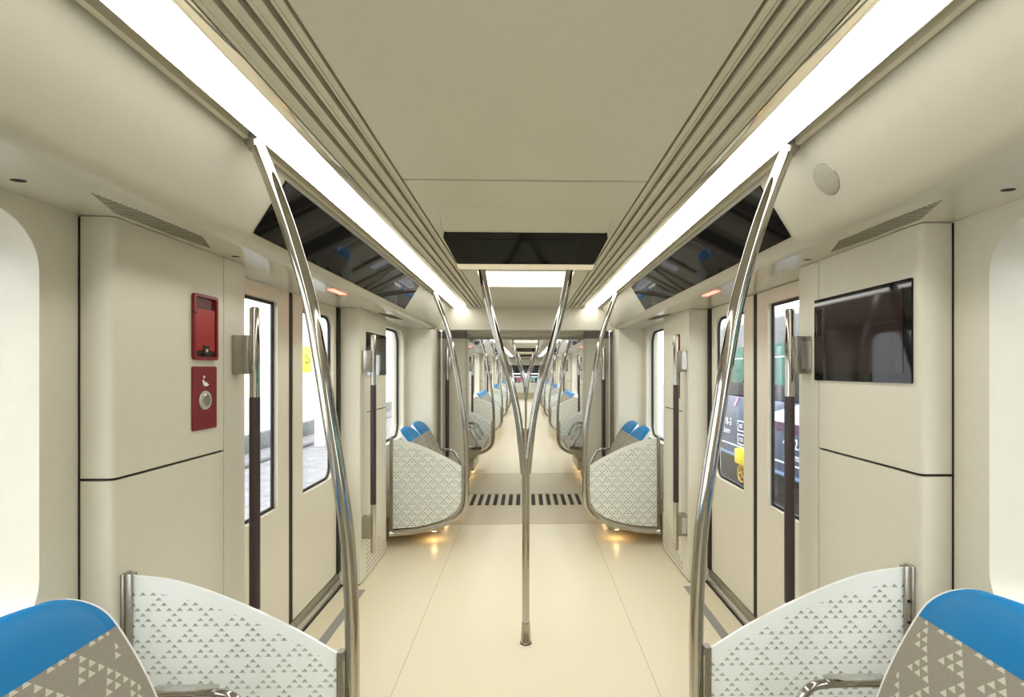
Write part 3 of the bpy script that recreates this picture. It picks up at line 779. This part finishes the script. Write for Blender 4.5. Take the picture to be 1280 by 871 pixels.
def text(body, size, name, mat, parent, loc, rot, ext=.004):
    cu = bpy.data.curves.new(name+'_c', 'FONT'); cu.body = body; cu.size = size; cu.extrude = ext; cu.align_x = 'CENTER'; cu.align_y = 'CENTER'
    tmp = bpy.data.objects.new(name+'_t', cu); COL.objects.link(tmp); dg = bpy.context.evaluated_depsgraph_get()
    me = bpy.data.meshes.new_from_object(tmp.evaluated_get(dg)); bpy.data.objects.remove(tmp)
    me.materials.clear(); me.materials.append(mat)
    o = bpy.data.objects.new(name, me); COL.objects.link(o); o.parent = parent; o.location = loc; o.rotation_euler = rot; return o
sg = empty('platform_sign', (-8.78, 20.7, EYE-.1+.5)); tag(sg, 'yellow sign reading 2a on the white wall outside the left door', 'sign')
mb = MB(); mb.box(0, .05, -.46, .46, -.50, .52, .01); mb.build('sign_board', painted('yellow_sign_paint', (.85, .78, .02), .5), sg)
text('2a', .52, 'lettering', MT['gap'], sg, (.053, 0, .0), (PI/2, 0, PI/2))

nb = empty('blue_rail_vehicle', (4.0, 4, GZ)); tag(nb, 'dark blue rail vehicle with green windows standing outside the right doors', 'train')
BL = painted('dark_blue_vehicle_paint', (.050, .075, .145), .35, .1, 1.5); DK = painted('dark_window_band', (.008, .009, .010), .35)
TEAL = painted('teal_window_reflection', (.008, .115, .085), .25, .15, 2); WH = painted('white_marking_paint', (.85, .87, .9), .5); PK = painted('pink_marking_paint', (.75, .35, .6), .5); CY = painted('cyan_marking_paint', (.25, .75, .8), .5)  # teal reflection in the vehicle's windows is painted in as their colour
YE = painted('yellow_equipment_paint', (.85, .70, .02), .45); OC = painted('ochre_wheel_paint', (.55, .33, .05), .5)
zz = lambda zr: zr+EYE-GZ     # z relative to the eye -> local
mb = MB(); mb.box(0, 2.6, -8, 8.5, zz(-1.68), zz(-.50), .03); mb.build('body', BL, nb)
mb = MB(); mb.box(.03, 2.6, -8, 8.5, zz(-.499), zz(.86), .05); ub = mb.build('upper_band', DK, nb)
mb = MB(); mb.box(.25, 2.4, -7.9, 8.4, zz(.861), zz(1.0), .05); mb.build('roof', painted('roof_grey', (.5, .52, .55), .6), nb)
for k in range(-4, 5):
    y = k*1.75+.7
    wmb = MB(); wmb.plate(rrect(y-.6, y+.6, zz(-.24), zz(.42), .1), [], lambda a, b, c: (c, a, b), .015, .06); wo = wmb.build('window', TEAL, ub)
    wmb = MB(); wmb.box(.008, .016, y-.6, y+.6, zz(.20), zz(.215)); wmb.build('rail', WH, wo)
for z, h in ((-1.44, .012), (-1.62, .022)):
    mb = MB(); mb.box(-.006, .002, -7.95, 8.45, zz(z)-h, zz(z)+h); mb.build('stripe', WH if z > -1.5 else painted('pale_blue_stripe', (.25, .36, .6), .4), nb)
for k in range(18):
    y = -3.2+k*.62
    mb = MB(); mb.loops([[(x, y+a, zz(b)) for a, b in ((0, -.52), (.10, -.52), (.28, -.68), (.18, -.68))] for x in (-.005, .003)]); mb.build('dash', (CY, WH, PK)[k % 3], nb)
mb = MB(); mb.loops([[(x, a, zz(b)) for a, b in ((.5, -.505), (3.35, -.505), (4.5, -.76), (4.5, -.82), (.5, -.80))] for x in (-.008, .002)]); mb.build('white_swoosh', WH, nb)
mb = MB(); mb.loops([[(x, a, zz(b)) for a, b in ((.5, -.802), (4.5, -.822), (4.5, -.96), (.5, -.96))] for x in (-.006, .002)]); mb.build('purple_band', painted('purple_band_paint', (.09, .03, .09), .4), nb)
R2 = (PI/2, 0, -PI/2)
text('0   4878-3', .20, 'lettering', WH, nb, (-.008, 6.25, zz(-1.02)), R2); text('N-1303mm', .17, 'lettering', WH, nb, (-.008, 6.3, zz(-1.20)), R2)
text('4802.5', .22, 'lettering', WH, nb, (-.008, 3.55, zz(-1.12)), R2); text('30,0 m', .16, 'lettering', WH, nb, (-.008, 3.6, zz(-1.31)), R2)
for y in (5.40, 5.43):
    for z in (-1.05, -1.30):
        if y == 5.40:
            mb = MB(); mb.plate([(y-.16, zz(z)-.10), (y+.16, zz(z)-.10), (y+.16, zz(z)+.10), (y-.16, zz(z)+.10)], [[(y-.14, zz(z)-.08), (y+.14, zz(z)-.08), (y+.14, zz(z)+.08), (y-.14, zz(z)+.08)]], lambda a, b, c: (c, a, b), -.008, .002); fo = mb.build('marking_box', WH, nb)
            text('RIC' if z > -1.2 else '12,5', .10, 'lettering', WH, nb, (-.008, y, zz(z)), R2)
mb = MB(); mb.box(.3, 2.3, -7.5, 8, .25, zz(-1.69), .02)
for y in (-6, -3.4, 3.6, 6.2): mb.tube([(.25, y, .46), (.45, y, .46)], .46, 28)
mb.build('underframe', painted('underframe_black', (.02, .02, .022), .6), nb)
mb = MB(); mb.box(-.10, .25, 5.0, 5.5, zz(-1.74), zz(-1.46), .03); mb.build('yellow_box', YE, nb)
mb = MB(); c = Vector((-.06, 5.25, zz(-1.90)))
mb.tube([c+Vector((0, .15*math.cos(2*PI*k/24), .15*math.sin(2*PI*k/24))) for k in range(25)], .02, 8)
for k in range(5): mb.tube([c, c+Vector((0, .15*math.cos(2*PI*k/5), .15*math.sin(2*PI*k/5)))], .015, 6)
mb.tube([c, c+Vector((.45, 0, 0))], .02, 8); mb.build('hand_wheel', OC, nb)
